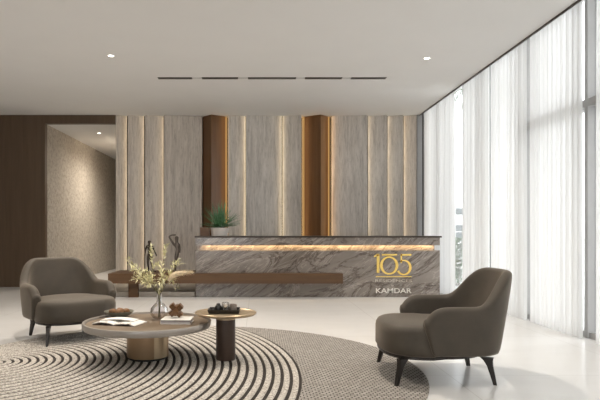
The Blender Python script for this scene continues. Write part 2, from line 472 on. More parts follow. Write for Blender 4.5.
# ---------------------------------------------------------------- back cladding
def panel(p0, p1, side, mi, label, led=2.2):
    """one travertine fin; its lit inner edge carries an led strip. side = which edge is recessed and lit"""
    x0, x1 = px(p0), px(p1)
    cx = (x0 + x1) / 2
    t = thing('wall_panel', label, 'wall panel', (cx, WALL_Y + .1, 0), 0, 'tall travertine wall panels')
    f, r = -0.10, 0.0
    a, b2 = (f, r) if side == 'r' else (r, f)
    bm = bmesh.new()
    add_prism(bm, [(x0 - cx, a), (x1 - cx, b2), (x1 - cx, 0.15), (x0 - cx, 0.15)], 0, H - .004)
    obj('stone_slab', bm, TRAV[mi], t)
    if led:
        # strip fixed to the flank of the neighbouring slab, shining back onto this slab's face
        g = led / 50.0
        xs = (x1 - cx + g) if side == 'r' else (x0 - cx - g); d = -1 if side == 'r' else 1
        bm = bmesh.new(); add_box(bm, xs + d * .0015, xs + d * .006, -.055, -.025, 0.01, H - .012)
        obj('led_strip', bm, M['led'], t)
        bm = bmesh.new(); add_box(bm, xs + d * .0015, xs + d * max(.010, g * .62), -.075, -.058, 0.01, H - .012)
        obj('led_gap_shade', bm, M['gap'], t)  # added dark strip: draws the gap's shade and hides the led's front
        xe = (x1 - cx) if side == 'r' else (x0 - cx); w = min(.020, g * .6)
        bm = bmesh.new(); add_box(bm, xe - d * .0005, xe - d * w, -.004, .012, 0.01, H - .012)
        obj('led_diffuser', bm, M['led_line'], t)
    return t
panel(115.8, 126.0, 'r', 0, 'narrow travertine panel at the left end, beside the corridor opening', 1.7)
panel(127.8, 143.2, 'r', 1, 'second travertine panel from the left, behind the dark walking statuette', 1.9)
panel(145.2, 162.9, 'r', 1, 'travertine panel left of the widest left panel, third from the corridor', 1.3)
panel(164.2, 201.6, 'r', 0, 'widest travertine panel on the left, behind the raised arm statuette', 0)
panel(228.3, 245.0, 'r', 2, 'narrow travertine panel directly right of the left timber column', 1.2)
panel(246.2, 281.7, 'r', 2, 'wide travertine panel at the middle of the wall', 0)
panel(283.3, 301.3, 'l', 2, 'narrow travertine panel just left of the right timber column', 1.5)
panel(331.8, 367.5, 'l', 2, 'wide travertine panel just right of the right timber column', 0)
panel(368.7, 387.0, 'l', 2, 'travertine panel third from the curtain end of the wall', 1.1)
panel(388.2, 403.0, 'l', 2, 'narrow travertine panel second from the curtains', 1.1)
panel(404.4, 416.6, 'l', 1, 'narrowest travertine panel next to the grey return by the curtains', 1.3)

def column(p0, pm, p1, label, led_l, led_r):
    x0, xm, x1 = px(p0), px(pm), px(p1); cx = xm
    t = thing('timber_column', label, 'timber column', (cx, WALL_Y + .1, 0), 0, 'brown timber wall columns')
    bm = bmesh.new(); add_prism(bm, [(x0 - cx, 0.04), (0, -0.16), (x1 - cx, 0.03), (x1 - cx, .15), (x0 - cx, .15)], 0, H - .004)
    obj('timber_fin', bm, M['timber_fin'], t)
    for fl, xs, d in ((led_l, x0 - cx - .055, 1), (led_r, x1 - cx + .06, -1)):
        if fl:
            bm = bmesh.new(); add_box(bm, xs + d * .0015, xs + d * .006, -.06, -.03, 0.01, H - .012)
            obj('led_strip', bm, M['led_amber'], t)
            bm = bmesh.new(); add_box(bm, xs + d * .0015, xs + d * .009, -.069, -.061, 0.01, H - .012)
            obj('led_gap_shade', bm, M['gap'], t)  # dark strip added in the gap to hide the led's front edge
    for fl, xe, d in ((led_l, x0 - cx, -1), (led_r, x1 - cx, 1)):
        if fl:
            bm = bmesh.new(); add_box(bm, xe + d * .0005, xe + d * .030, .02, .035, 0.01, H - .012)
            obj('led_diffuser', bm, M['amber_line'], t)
column(202.3, 211.6, 225.0, 'brown timber column behind the potted plant', False, True)
column(305.0, 320.4, 328.8, 'brown timber column right of the middle panel, above the desk centre', True, True)

# low stone plinth under the bench
tag(box('stone_plinth', -2.72, -1.06, 9.5, WALL_Y - .03, 0, 0.085, M['plinth_stone'], bev=.004), 'low pale stone plinth on the floor beneath the timber bench', 'plinth')

# ---------------------------------------------------------------- reception desk
DY = 9.477; dx0, dx1 = -1.04, 3.095
desk = thing('reception_desk', 'long grey marble reception desk with a glowing slot and gold numerals', 'reception desk', ((dx0 + dx1) / 2, DY, 0))
box('front_panel', dx0, dx1, DY, DY + .75, 0, 0.79, M['marble'], desk, .004); o0 = desk.location
box('slot_back', dx0 + .02, dx1 - .07, DY + .07, DY + .70, 0.79, 0.885, M['marble'], desk)
bm = bmesh.new(); add_prism(bm, [(dx0 - o0.x, 0), (dx1 - o0.x, 0), (dx1 - o0.x, .75), (dx0 - o0.x, .75)], .886, 1.005); add_box(bm, dx0 - o0.x, dx1 - o0.x, 0, .012, .874, .886); obj('upper_band', bm, M['marble'], desk)
box('counter_top', dx0 - .015, dx1 + .03, DY - .015, DY + .76, 1.005, 1.032, M['dark_edge'], desk, .003)
box('led_strip', dx0 + .10, dx1 - .10, DY + .014, DY + .03, 0.877, 0.8855, M['led_desk'], desk)

def text_mesh(name, body, size, m, parent, loc, width=None, ext=0.006, bold=0.0):
    cu = bpy.data.curves.new(name, 'FONT'); cu.body = body; cu.size = size; cu.extrude = ext
    cu.align_x = 'LEFT'; cu.offset = bold
    o = bpy.data.objects.new(name, cu); COL.objects.link(o)
    dg = bpy.context.evaluated_depsgraph_get(); dg.update()
    me = bpy.data.meshes.new_from_object(o.evaluated_get(dg))
    bpy.data.objects.remove(o)
    xs = [v.co.x for v in me.vertices]; w = max(xs) - min(xs); x0 = min(xs)
    for v in me.vertices:
        v.co.x = (v.co.x - x0) * (width / w if width else 1)
    me.transform(Matrix.Rotation(PI / 2, 4, 'X'))
    o = link(name, me, m, parent); o.location = Vector(loc) - parent.location
    return o
def dz(py): return CAM_H - (py - 232) * DY / 560
def dxp(p): return px(p, DY)
sy = DY - .012
# gold 105 with its bars
bm = bmesh.new()
def ring(bm, cx, cz, ro, ri, a0, a1, y0, y1, n=40, sx=1.0):
    pr = None; full = abs(a1 - a0) >= 2 * PI - 1e-4; first = None
    for k in range(n + 1):
        a = a0 + (a1 - a0) * k / n; c, s = math.cos(a), math.sin(a)
        # thick on the flanks, thin at top and bottom, like a roman numeral
        rin = ri + (ro - ri) * 0.45 * abs(s) ** 2
        q = [bm.verts.new((cx + sx * r * c, y, cz + r * s)) for r, y in ((ro, y0), (ro, y1), (rin, y1), (rin, y0))]
        if pr:
            for j in range(4): bm.faces.new([pr[j], pr[(j + 1) % 4], q[(j + 1) % 4], q[j]])
        else:
            first = q
            if not full: bm.faces.new(q[::-1])
        pr = q
    if not full: bm.faces.new(pr)
o0 = desk.location
def bx(bm, p0, p1, q0, q1, th=.012):
    add_box(bm, dxp(p0) - o0.x, dxp(p1) - o0.x, -th, 0, dz(q1), dz(q0))
bx(bm, 376.6, 379.3, 254.6, 272.8); 
vs = [bm.verts.new(v) for v in ((dxp(373.8) - o0.x, -.012, dz(256.0)), (dxp(376.7) - o0.x, -.012, dz(253.8)), (dxp(379.3) - o0.x, -.012, dz(253.8)), (dxp(379.3) - o0.x, -.012, dz(255.2)), (dxp(376.7) - o0.x, -.012, dz(256.3)), (dxp(373.8) - o0.x, -.012, dz(257.3)))]
q = bmesh.ops.extrude_face_region(bm, geom=[bm.faces.new(vs)])
bmesh.ops.translate(bm, verts=[v for v in q['geom'] if isinstance(v, bmesh.types.BMVert)], vec=(0, .012, 0))
ring(bm, dxp(389.0) - o0.x, dz(265.4), 0.155, 0.108, 0, 2 * PI, -.012, 0)
bx(bm, 381.8, 397.0, 254.0, 255.5)                                   # bar over the zero
bx(bm, 400.6, 411.2, 254.0, 255.7)                                   # top of the five
bx(bm, 400.4, 401.9, 254.0, 263.0)
ring(bm, dxp(403.6) - o0.x, dz(267.4), 0.132, 0.088, math.radians(-150), math.radians(118), -.012, 0)
bx(bm, 375.8, 411.4, 276.2, 277.0)                                   # rule under the numerals
obj('gold_numerals', bm, M['gold'], desk)['label'] = 'gold numerals 105 with a thin rule below'
text_mesh('small_lettering', 'RESIDENCES', 0.062, M['grey_letter'], desk, (dxp(375.2), sy, dz(281.9)), dxp(411.6) - dxp(375.2), .004)['label'] = 'small pale letters RESIDENCES'
text_mesh('byline_lettering', 'BY', 0.036, M['grey_letter'], desk, (dxp(391.4), sy, dz(286.2)), None, .004)
text_mesh('white_lettering', 'KAMDAR', 0.115, M['white_letter'], desk, (dxp(375.8), sy, dz(292.9)), dxp(411.4) - dxp(375.8), .006, .0015)['label'] = 'white capital letters KAMDAR'

# ---------------------------------------------------------------- bench
BY = 9.30
bench = thing('timber_bench', 'long floating walnut bench running in front of the marble desk', 'bench', (-1.0, BY, 0))
bm = bmesh.new()
add_prism(bm, [(-2.475, 0), (1.43, 0), (1.43, .165), (-1.055, .165), (-1.055, .82), (-2.475, .82)], 0.243, 0.41)
bmesh.ops.translate(bm, verts=bm.verts[:], vec=(1.0, 0, 0))
obj('bench_top', bm, M['timber_bench'], bench)
box('leg', -2.165, -2.0, BY + .12, BY + .19, 0.0, 0.243, M['timber_bench'], bench)
box('leg', -1.75, -1.60, BY + .12, BY + .19, 0.0, 0.243, M['timber_bench'], bench) if False else None

# ---------------------------------------------------------------- ceiling fittings
LX = [(158, 192, 'leftmost of the five dark slot vents in the ceiling'), (202, 238, 'second dark ceiling slot vent from the left'),
      (248, 296, 'longest dark slot vent, in the middle of the ceiling row'), (305, 342, 'fourth dark ceiling slot vent from the left'),
      (351, 386, 'rightmost of the five dark slot vents in the ceiling')]
for p0, p1, lab in LX:
    a, c = px(p0, 8.51), px(p1, 8.51)
    t = thing('slot_vent', lab, 'ceiling vent', ((a + c) / 2, 8.51, H), 0, 'linear slot vents in the ceiling')
    L = (c - a) / 2
    bm = bmesh.new(); add_box(bm, -L, L, -.035, .035, -.003, -.0005); obj('slot', bm, M['black'], t)
    bm = bmesh.new()
    add_box(bm, -L, L, -.043, -.035, -.007, -.0005); add_box(bm, -L, L, .035, .043, -.007, -.0005)
    obj('slot_frame', bm, M['dark_edge'], t)
struct(box('trim_4', px(158, 8.51), px(386, 8.51), 8.51 - .012, 8.51 + .012, H - .0012, H - .0002, M['grey_metal']), 'thin grey channel joining the ceiling slot vents', 'trim')
def downlight(x, y, z, label, power, ang=95, vis=True):
    t = thing('downlight', label, 'downlight', (x, y, z), 0, 'round ceiling downlights')
    lathe('trim_ring', [(0.052, -.0005), (0.052, -.006), (0.040, -.008), (0.037, -.004), (0.037, -.0005)], M['ceiling'], t, 32)
    lathe('lens', [(0.0, -.0035), (0.036, -.0035), (0.036, -.0008), (0, -.0008)], M['lamp'], t, 24)
    l = bpy.data.lights.new('downlight_lamp', 'SPOT'); l.energy = power; l.color = (1.0, 0.91, 0.80)
    l.spot_size = math.radians(ang); l.spot_blend = 1.0; l.shadow_soft_size = 0.05
    lo = bpy.data.objects.new('lamp', l); COL.objects.link(lo); lo.parent = t; lo.location = (0, 0, -.03)
downlight(-1.936, 7.424, H, 'round white downlight in the ceiling above the left side of the lobby', 190, 150)
downlight(2.285, 7.53, H, 'round white downlight in the ceiling on the curtain side', 70, 100)
downlight(-3.46, 12.27, 3.27, 'small downlight in the corridor ceiling beyond the opening', 9, 165)
downlight(-3.02, 13.6, 3.27, 'unseen fill downlight added in the corridor ceiling behind the panel wall', 190, 165)  # added out of sight to fill the corridor with light
for k, (x, y, e) in enumerate([(-4.4, 5.3, 90), (-1.9, 5.3, 140), (0.7, 5.2, 150), (-4.4, 2.6, 30), (-1.5, 2.9, 40), (1.2, 2.9, 50), (-3, 0, 30), (1, 0, 40)]):  # unseen fittings added to brighten the interior
    downlight(x, y, H, 'fill downlight added outside the frame, ' + ['above the left armchair', 'above the coffee table', 'above the right armchair', 'at the left near side', 'near the middle of the lobby', 'near the curtains', 'behind the viewpoint on the left', 'behind the viewpoint on the right'][k], e, 140)

# ================================================================ rug
RX0, RY0, NR, AR = -2.2, 4.70, 37, 0.0681
OX, OY, OA, OB = -0.70, 4.52, 2.0, 2.0
def rug_pt(s, th):
    a = AR * s; k = np.minimum(s / NR, 1.0)
    return RX0 + a * np.cos(th), RY0 - 0.30 * k + (1 + 0.25 * k) * a * np.sin(th)
NT = 400
TH = np.linspace(0, 2 * PI, NT, endpoint=False)
ss = np.linspace(0, 80, 8001)
gx, gy = rug_pt(ss[None, :], TH[:, None])
inside = ((gx - OX) / OA) ** 2 + ((gy - OY) / OB) ** 2 <= 1
s_out = ss[np.argmin(inside, axis=1) - 1]
prof = []   # (s, z, is_groove for the band that follows)
for k in range(NR):
    for f, z, g in ((0.0, .003, 1), (0.36, .003, 0), (0.43, .009, 0), (0.65, .0105, 0), (0.92, .009, 0)):
        prof.append((k + f, z, g))
prof.append((NR, .003, 1)); prof.append((NR + .3, .004, 2))
verts = []; faces = []; mi = []
for s, z, g in prof:
    sc = np.minimum(s, s_out); X, Y = rug_pt(sc, TH)
    verts.append(np.c_[X, Y, np.where(s > s_out, .006, z)])
for j in range(1, 13):   # plain field out to the edge
    base = np.minimum(NR + .3, s_out); sc = base + (s_out - base) * j / 12
    X, Y = rug_pt(sc, TH); verts.append(np.c_[X, Y, np.full(NT, .007)])
X, Y = rug_pt(s_out, TH); verts.append(np.c_[X, Y, np.full(NT, .0005)])
V = np.concatenate(verts)
nr = len(verts)
flag = [g for _, _, g in prof] + [2] * 13
for r in range(nr - 1):
    for i in range(NT):
        j = (i + 1) % NT
        a, b_, c, d = r * NT + i, r * NT + j, (r + 1) * NT + j, (r + 1) * NT + i
        if np.abs(V[a] - V[d]).max() < 1e-5 and np.abs(V[b_] - V[c]).max() < 1e-5: continue
        faces.append((a, b_, c, d)); mi.append(flag[r])
m, nt, b = mat('cream_loop_pile'); M['pile'] = m
n = node(nt, 'ShaderNodeTexNoise', Scale=70, Detail=3, Roughness=0.7); nt.links.new(coords(nt), n.inputs['Vector'])
nt.links.new(ramp(nt, n.outputs['Fac'], [(0.36, (0.25, 0.22, 0.19)), (0.52, (0.52, 0.475, 0.42)), (0.66, (0.72, 0.68, 0.62))]), b.inputs['Base Color'])
b.inputs['Roughness'].default_value = 0.95; bump(nt, b, n.outputs['Fac'], 0.5, .006)
M['groove'] = plain('dark_brown_groove', (0.026, 0.019, 0.015), 0.95, var=0.3, scale=40)
m, nt, b = mat('braided_flatweave'); M['flat'] = m
w = node(nt, 'ShaderNodeTexBrick', Scale=1.0); w.offset = 0.5
w.inputs['Brick Width'].default_value = 0.045; w.inputs['Row Height'].default_value = 0.03; w.inputs['Mortar Size'].default_value = 0.006; w.inputs['Mortar Smooth'].default_value = 0.6
w.inputs['Color1'].default_value = (0.50, 0.465, 0.42, 1); w.inputs['Color2'].default_value = (0.40, 0.37, 0.335, 1); w.inputs['Mortar'].default_value = (0.085, 0.07, 0.058, 1)
nt.links.new(coords(nt), w.inputs['Vector'])
n = node(nt, 'ShaderNodeTexNoise', Scale=55, Detail=3); nt.links.new(coords(nt), n.inputs['Vector'])
mx = node(nt, 'ShaderNodeMix', data_type='RGBA', blend_type='MULTIPLY'); mx.inputs[0].default_value = 0.6
nt.links.new(w.outputs[0], mx.inputs[6]); nt.links.new(ramp(nt, n.outputs['Fac'], [(0.35, (0.5, 0.48, 0.46)), (0.6, (1, 1, 1))]), mx.inputs[7])
nt.links.new(mx.outputs[2], b.inputs['Base Color']); b.inputs['Roughness'].default_value = 0.95
bump(nt, b, w.outputs[0], 0.5, .005)
def rug_part(name, keep, m, parent):
    idx = [f for f, q in zip(faces, mi) if q in keep]
    used = np.unique(np.array(idx)); remap = -np.ones(len(V), int); remap[used] = np.arange(len(used))
    me = bpy.data.meshes.new(name)
    me.from_pydata((V[used] - np.array([OX, OY, 0])).tolist(), [], [tuple(int(remap[i]) for i in f) for f in idx])
    me.validate(); return link(name, me, m, parent)
rug = thing('round_rug', 'large round rug with carved concentric cream and dark rings and a braided border', 'rug', (OX, OY, 0))
rug_part('carved_ring', (0,), M['pile'], rug)
rug_part('groove', (1,), M['groove'], rug)
rug_part('braided_field', (2,), M['flat'], rug)

# ================================================================ armchairs
def make_chair(label, loc, fwd):
    t = thing('armchair', label, 'armchair', loc, math.atan2(-fwd[0], fwd[1]), 'taupe velvet armchairs')
    ZB = 0.215
    # wrap-around shell -------------------------------------------------
    NB, NA = 28, 8
    us = []          # (kind, param)
    for i in range(NA): us.append(('a', -1, 1 - i / NA))
    for i in range(NB + 1): us.append(('b', 0, i / NB))
    for i in range(1, NA + 1): us.append(('a', 1, i / NA))
    def W(z): return 0.428 + 0.036 * max(0, min(1, (z - ZB) / 0.4))
    def YBk(z): return -(0.435 + 0.125 * ((z - ZB) / 0.6))
    def YF(z):
        k = max(0.0, min(1.0, (z - ZB) / 0.30)); return 0.09 + 0.075 * k ** 0.9
    YC = -0.02
    def outer(u, z):
        k, sgn, s = u
        if k == 'a': return Vector((sgn * -1 * W(z) if False else sgn * W(z), YC + (YF(z) - YC) * s, z))
        ph = PI * s; e = 2 / (3.3 - 0.8 * max(0, min(1, (z - ZB) / .55)))
        c, sn = math.cos(ph), math.sin(ph)
        x = -W(z) * math.copysign(abs(c) ** e, c); y = YC + (YBk(z) - YC) * abs(sn) ** e
        return Vector((x, y, z))
    def ztop(u):
        k, sgn, s = u
        if k == 'a':
            return 0.578 - 0.085 * s ** 2.6
        q_ = max(0, min(1, (math.sin(PI * s) - .30) / .64)); return 0.578 + 0.243 * q_ * q_ * (3 - 2 * q_)
    secs = []
    def section(ui, u):
        zt = ztop(u); k, sgn, s = u
        T = 0.095 if k == 'a' else 0.095 - 0.02 * math.sin(PI * s) ** 2
        r = T / 2
        # outward normal in plan from neighbours
        a = us[max(ui - 1, 0)]; c = us[min(ui + 1, len(us) - 1)]
        pts = []
        def off(z, d):
            p = outer(u, z); tg = outer(c, z) - outer(a, z); tg.z = 0; tg.normalize()
            nrm = Vector((-tg.y, tg.x, 0))
            cen = Vector((0, -0.05, z))
            if (cen - p).dot(nrm) < 0: nrm = -nrm
            return p + nrm * d
        zs = [ZB, ZB + .02] + [ZB + .02 + (zt - r - ZB - .02) * q for q in (.25, .5, .75, 1)]
        pts.append(off(ZB, 0.012))
        for z in zs[1:]: pts.append(off(z, 0))
        for q in (30, 60, 90, 120, 150):
            ang = math.radians(q); p = off(zt - r, r - r * math.cos(ang)); p.z = zt - r + r * math.sin(ang) * 0.95; pts.append(p)
        zi = 0.33
        for q in (1, .75, .5, .25, 0):
            z = zi + (zt - r - zi) * q
            pts.append(off(z, T + 0.012 * (1 - q)))
        return pts
    for ui, u in enumerate(us): secs.append(section(ui, u))
    # rounded arm ends
    def endcap(sec, direction):
        cen = sum(sec, Vector()) / len(sec); out = []
        for f, d in ((0.90, .010), (0.66, .018), (0.30, .022)):
            row = []
            for p in sec:
                mid = Vector((cen.x, p.y, p.z))
                q = Vector((cen.x + (p.x - cen.x) * f, p.y + d, cen.z + (p.z - cen.z) * (1 - (1 - f) * .35)))
                row.append(q)
            out.append(row)
        return out
    first = endcap(secs[0], 1)[::-1]; last = endcap(secs[-1], 1)
    secs = first + secs + last
    bm = bmesh.new(); rows = [[bm.verts.new(p) for p in s] for s in secs]
    nk = len(rows[0])
    for a, c in zip(rows, rows[1:]):
        for k in range(nk): bm.faces.new([a[k], a[(k + 1) % nk], c[(k + 1) % nk], c[k]])
    bm.faces.new(rows[0][::-1]); bm.faces.new(rows[-1])
    sh = obj('backrest_shell', bm, M['velvet'], t, True)
    sh.modifiers.new('smooth', 'SUBSURF').levels = 1; sh.modifiers['smooth'].render_levels = 1
    # D-shaped seat ------------------------------------------------------
    def outline(n=56, wf=0.408, yf=0.425, wb=0.355):
        pts = []
        for i in range(n):
            a = 2 * PI * i / n; c, s_ = math.cos(a), math.sin(a); e = 2 / 2.7
            x = math.copysign(abs(c) ** e, c); y = math.copysign(abs(s_) ** e, s_)
            yy = 0.10 + (yf - 0.10) * y if y > 0 else 0.10 + 0.45 * y
            wv = wf if yy > 0.10 else wb + (wf - wb) * max(0, 1 - (0.10 - yy) / 0.06)
            pts.append((x * wv, yy))
        return pts
    ol = outline(); bm = bmesh.new(); cy = 0.05
    lv = [(0.965, ZB), (1.0, ZB + .015), (1.0, 0.29), (1.0, 0.362), (0.985, 0.39), (0.955, 0.410), (0.90, 0.421), (0.75, 0.430), (0.45, 0.435), (0.15, 0.436)]
    rows = [[bm.verts.new((x * f, cy + (y - cy) * f, z)) for x, y in ol] for f, z in lv]
    for a, c in zip(rows, rows[1:]):
        for k in range(len(ol)): bm.faces.new([a[k], a[(k + 1) % len(ol)], c[(k + 1) % len(ol)], c[k]])
    bm.faces.new(rows[0][::-1]); bm.faces.new(rows[-1])
    obj('seat', bm, M['velvet'], t, True)
    # dark base frame
    bm = bmesh.new()
    pl = [(x * .93, 0.05 + (y - .05) * .93) for x, y in outline(48, .42, .44, .38)]
    add_prism(bm, pl, ZB - .022, ZB + .002)
    obj('base_frame', bm, M['leg'], t)
    # splayed, tapering legs
    for (fx, fy, tx, ty) in ((-.37, .355, -.335, .30), (.37, .355, .335, .30), (-.29, -.365, -.265, -.315), (.29, -.365, .265, -.315)):
        bm = bmesh.new(); rows = []
        dirv = Vector((fx - tx, fy - ty)).normalized()
        for q in (0, .12, .3, .6, 1):
            z = (ZB - .02) * (1 - q)
            ease = q ** 0.8
            cx, cy2 = tx + (fx - tx) * ease, ty + (fy - ty) * ease
            wd = 0.012 + 0.012 * (1 - q) + 0.022 * max(0, 1 - q / .3) ** 2
            dp = 0.010 + 0.008 * (1 - q)
            n2 = Vector((-dirv.y, dirv.x))
            rows.append([bm.verts.new((cx + dirv.x * a * wd + n2.x * b3 * dp, cy2 + dirv.y * a * wd + n2.y * b3 * dp, z)) for a, b3 in ((-1, -1), (1, -1), (1, 1), (-1, 1))])
        for a, c in zip(rows, rows[1:]):
            for k in range(4): bm.faces.new([a[k], a[(k + 1) % 4], c[(k + 1) % 4], c[k]])
        bm.faces.new(rows[0]); bm.faces.new(rows[-1][::-1])
        obj('leg', bm, M['leg'], t)
    return t
make_chair('taupe velvet tub armchair on the left, facing the coffee table', (-1.952, 5.86, 0.0), (0.644, -0.764))
make_chair('taupe velvet tub armchair on the right, seen from its side by the curtains', (1.36, 4.33, 0.0), (-0.999, 0.045))

# ================================================================ tables
RT = 0.0105     # top of the rug pile
CX, CY = -0.948, 4.86
ct = thing('coffee_table', 'low round coffee table with a pale raised rim and bronze drum base', 'coffee table', (CX, CY, RT))
lathe('plinth', [(0, 0), (0.166, 0), (0.166, 0.02), (0, .02)], M['plinth'], ct)
lathe('pedestal', [(0, .018), (0.176, .018), (0.178, .022), (0.178, 0.262), (0, 0.262)], M['pedestal'], ct, 64)
bm = bmesh.new()
a0 = math.radians(-62)
for k in range(9):
    pass
pts = [(0.181 * math.cos(a0 + math.radians(d)), 0.181 * math.sin(a0 + math.radians(d))) for d in range(0, 50, 5)]
pts2 = [(0.174 * math.cos(a0 + math.radians(d)), 0.174 * math.sin(a0 + math.radians(d))) for d in range(45, -5, -5)]
add_prism(bm, pts + pts2, .02, .2615)
obj('base_wrap', bm, M['brass'], ct)
lathe('tray_rim', [(0, .262), (0.51, .262), (0.538, .268), (0.546, .280), (0.548, .300), (0.548, .318), (0.544, .3235), (0.530, .3235), (0.526, .318), (0.524, .300), (0, .300)], M['rim'], ct, 96)
lathe('tabletop', [(0, .3002), (0.523, .3002), (0.523, .3055), (0, .3055)], M['tabletop'], ct, 96)
TZ = RT + 0.3057

SX, SY = -0.268, 4.80
st = thing('side_table', 'small round side table with brass dish top and brown leather column', 'side table', (SX, SY, RT))
lathe('column', [(0, 0), (0.081, 0), (0.083, .003), (0.083, .343), (0, .343)], M['column'], st, 48)
lathe('collar', [(0, .343), (0.083, .343), (0.083, .378), (0, .378)], M['brass'], st, 48)
lathe('dish_top', [(0, .378), (0.20, .378), (0.25, .383), (0.262, .392), (0.264, .404), (0.260, .4075), (0.253, .4065), (0.245, .399), (0, .399)], M['brass'], st, 80)
SZ = RT + 0.3992

# tray and vessels on the side table
tx, ty = SX - 0.012, SY + 0.0
tr = thing('serving_tray', 'black lacquered tray with raised sides on the brass side table', 'tray', (tx, ty, SZ), 0.0)
bm = bmesh.new()
def ringbox(bm, x, y, f): return [(sx_ * (x + f), sy_ * (y + f)) for sx_, sy_ in ((-1, -1), (1, -1), (1, 1), (-1, 1))]
rows = []
for (f, z) in ((0, 0.0), (0.012, .034), (0.007, .034), (-.006, .006)):
    rows.append([bm.verts.new((x, y, z)) for x, y in ringbox(bm, .125, .085, f)])
for a, c in zip(rows, rows[1:]):
    for k in range(4): bm.faces.new([a[k], a[(k + 1) % 4], c[(k + 1) % 4], c[k]])
bm.faces.new(rows[0][::-1]); bm.faces.new(rows[-1])
obj('tray_body', bm, M['tray'], tr)
t = thing('lidded_jar', 'black round shouldered jar at the left of the tray', 'jar', (tx - .05, ty - .01, SZ + .0062))
lathe('jar_body', [(0, 0), (.024, 0), (.030, .012), (.030, .045), (.022, .058), (0, .058)], M['black'], t, 32)
lathe('stopper', [(0, .0582), (.016, .0582), (.019, .068), (.012, .076), (0, .078)], M['black'], t, 24)
t = thing('tumbler', 'shiny silver tumbler in the middle of the black tray', 'tumbler', (tx + .012, ty - .02, SZ + .0062))
lathe('cup', [(0, 0), (.029, 0), (.031, .004), (.032, .084), (.029, .084), (.028, .006), (0, .006)], M['silver'], t, 32)
t = thing('ceramic_cup', 'speckled brown cup at the right of the black tray', 'cup', (tx + .076, ty + .0, SZ + .0062))
lathe('cup', [(0, 0), (.026, 0), (.031, .01), (.032, .066), (.029, .066), (.027, .01), (0, .008)], M['stoneware'], t, 32)

# bowl with rolls
bw = thing('serving_bowl', 'wide grey green ceramic bowl at the back left of the coffee table', 'bowl', (-1.262, 5.13, TZ))
lathe('bowl', [(0, 0), (.055, 0), (.06, .006), (.10, .028), (.132, .058), (.134, .062), (.130, .062), (.098, .034), (.05, .014), (0, .012)], M['ceramic'], bw, 56)
ROLLS = [((-.052, -.02), 'round brown roll at the left of the ceramic bowl'), ((.012, -.045), 'round brown roll at the front of the ceramic bowl'), ((.060, .004), 'round brown roll at the right of the ceramic bowl'), ((-.004, .042), 'round brown roll at the back of the ceramic bowl')]
for k, ((ox, oy), lab) in enumerate(ROLLS):
    bm = bmesh.new(); bmesh.ops.create_icosphere(bm, subdivisions=3, radius=1)
    r2 = random.Random(k)
    for v in bm.verts:
        f = 1 + .06 * math.sin(5 * v.co.x + k) * math.cos(4 * v.co.y + 2 * k)
        v.co = Vector((v.co.x * .038 * f, v.co.y * .036 * f, v.co.z * .027 * f))
    tag(obj('bread_roll', bm, M['roll'], None, True, (-1.262 + ox, 5.13 + oy, TZ + .058)), lab, 'bread roll', 'rolls in the bowl')

# folded magazine
mg = thing('magazine', 'open white magazine with curling pages at the left of the coffee table', 'magazine', (-1.175, 4.80, TZ), math.radians(-14))
def sheet(name, x0, x1, y0, y1, prof, th, m, rot=0):
    bm = bmesh.new(); nX = 16; rows = []
    for i in range(nX + 1):
        f = i / nX; x = x0 + (x1 - x0) * f; z = prof(f)
        rows.append([bm.verts.new((x, y0, z)), bm.verts.new((x, y1, z)), bm.verts.new((x, y1, z + th)), bm.verts.new((x, y0, z + th))])
    for a, c in zip(rows, rows[1:]):
        for k in range(4): bm.faces.new([a[k], a[(k + 1) % 4], c[(k + 1) % 4], c[k]])
    bm.faces.new(rows[0]); bm.faces.new(rows[-1][::-1])
    bmesh.ops.rotate(bm, verts=bm.verts[:], cent=(0, 0, 0), matrix=Matrix.Rotation(rot, 3, 'Z'))
    return obj(name, bm, m, mg)
m, nt, b = mat('printed_page'); M['print'] = m
n = node(nt, 'ShaderNodeTexNoise', Scale=9, Detail=2, Distortion=1.5); nt.links.new(coords(nt), n.inputs['Vector'])
nt.links.new(ramp(nt, n.outputs['Fac'], [(0.0, (0.06, 0.05, 0.045)), (0.34, (0.10, 0.085, 0.07)), (0.39, (0.80, 0.77, 0.72)), (1, (0.84, 0.81, 0.76))]), b.inputs['Base Color'])
b.inputs['Roughness'].default_value = 0.55
sheet('back_cover', -.19, .19, -.125, .115, lambda f: .0005, .002, M['cover_dark'])
sheet('left_page', -.195, .0, -.12, .11, lambda f: .003 + .016 * math.sin(PI * f) ** .7, .008, M['print'])
sheet('right_page', .0, .20, -.12, .11, lambda f: .003 + .012 * math.sin(PI * min(1, f * 1.1)) ** .8 if f < .9 else .003, .006, M['print'])
sheet('folded_page', -.17, .13, -.02, .10, lambda f: .022 + .014 * math.sin(PI * f), .004, M['paper'], math.radians(6))

# book and wooden puzzle
bk = thing('book', 'white covered hardback book lying under the wooden puzzle', 'book', (-.690, 4.86, TZ), math.radians(-2))
bm = bmesh.new(); add_box(bm, -.123, .123, -.098, .098, .004, .030); obj('pages', bm, M['page_block'], bk)
bm = bmesh.new(); add_box(bm, -.128, .128, -.103, .103, 0, .004); add_box(bm, -.128, -.124, -.103, .103, .004, .031); obj('back_cover', bm, M['cover'], bk)
bm = bmesh.new(); add_box(bm, -.128, .128, -.103, .103, .031, .037, .001); obj('front_cover', bm, M['cover'], bk)
bm = bmesh.new(); add_box(bm, -.1265, .1265, -.1015, -.099, .0245, .0308); obj('cover_lip_shade', bm, M['cover_dark'], bk)  # dark strip: cover lip and its shadow on the pages, put in as colour
pz = thing('wooden_puzzle', 'interlocking wooden star puzzle standing on the white book', 'wooden puzzle', (-.705, 4.88, TZ + .0372), math.radians(20))
R0 = Matrix.Translation((0, 0, .0595)) @ Matrix.Rotation(math.radians(48), 4, 'Y') @ Matrix.Rotation(math.radians(24), 4, 'X')
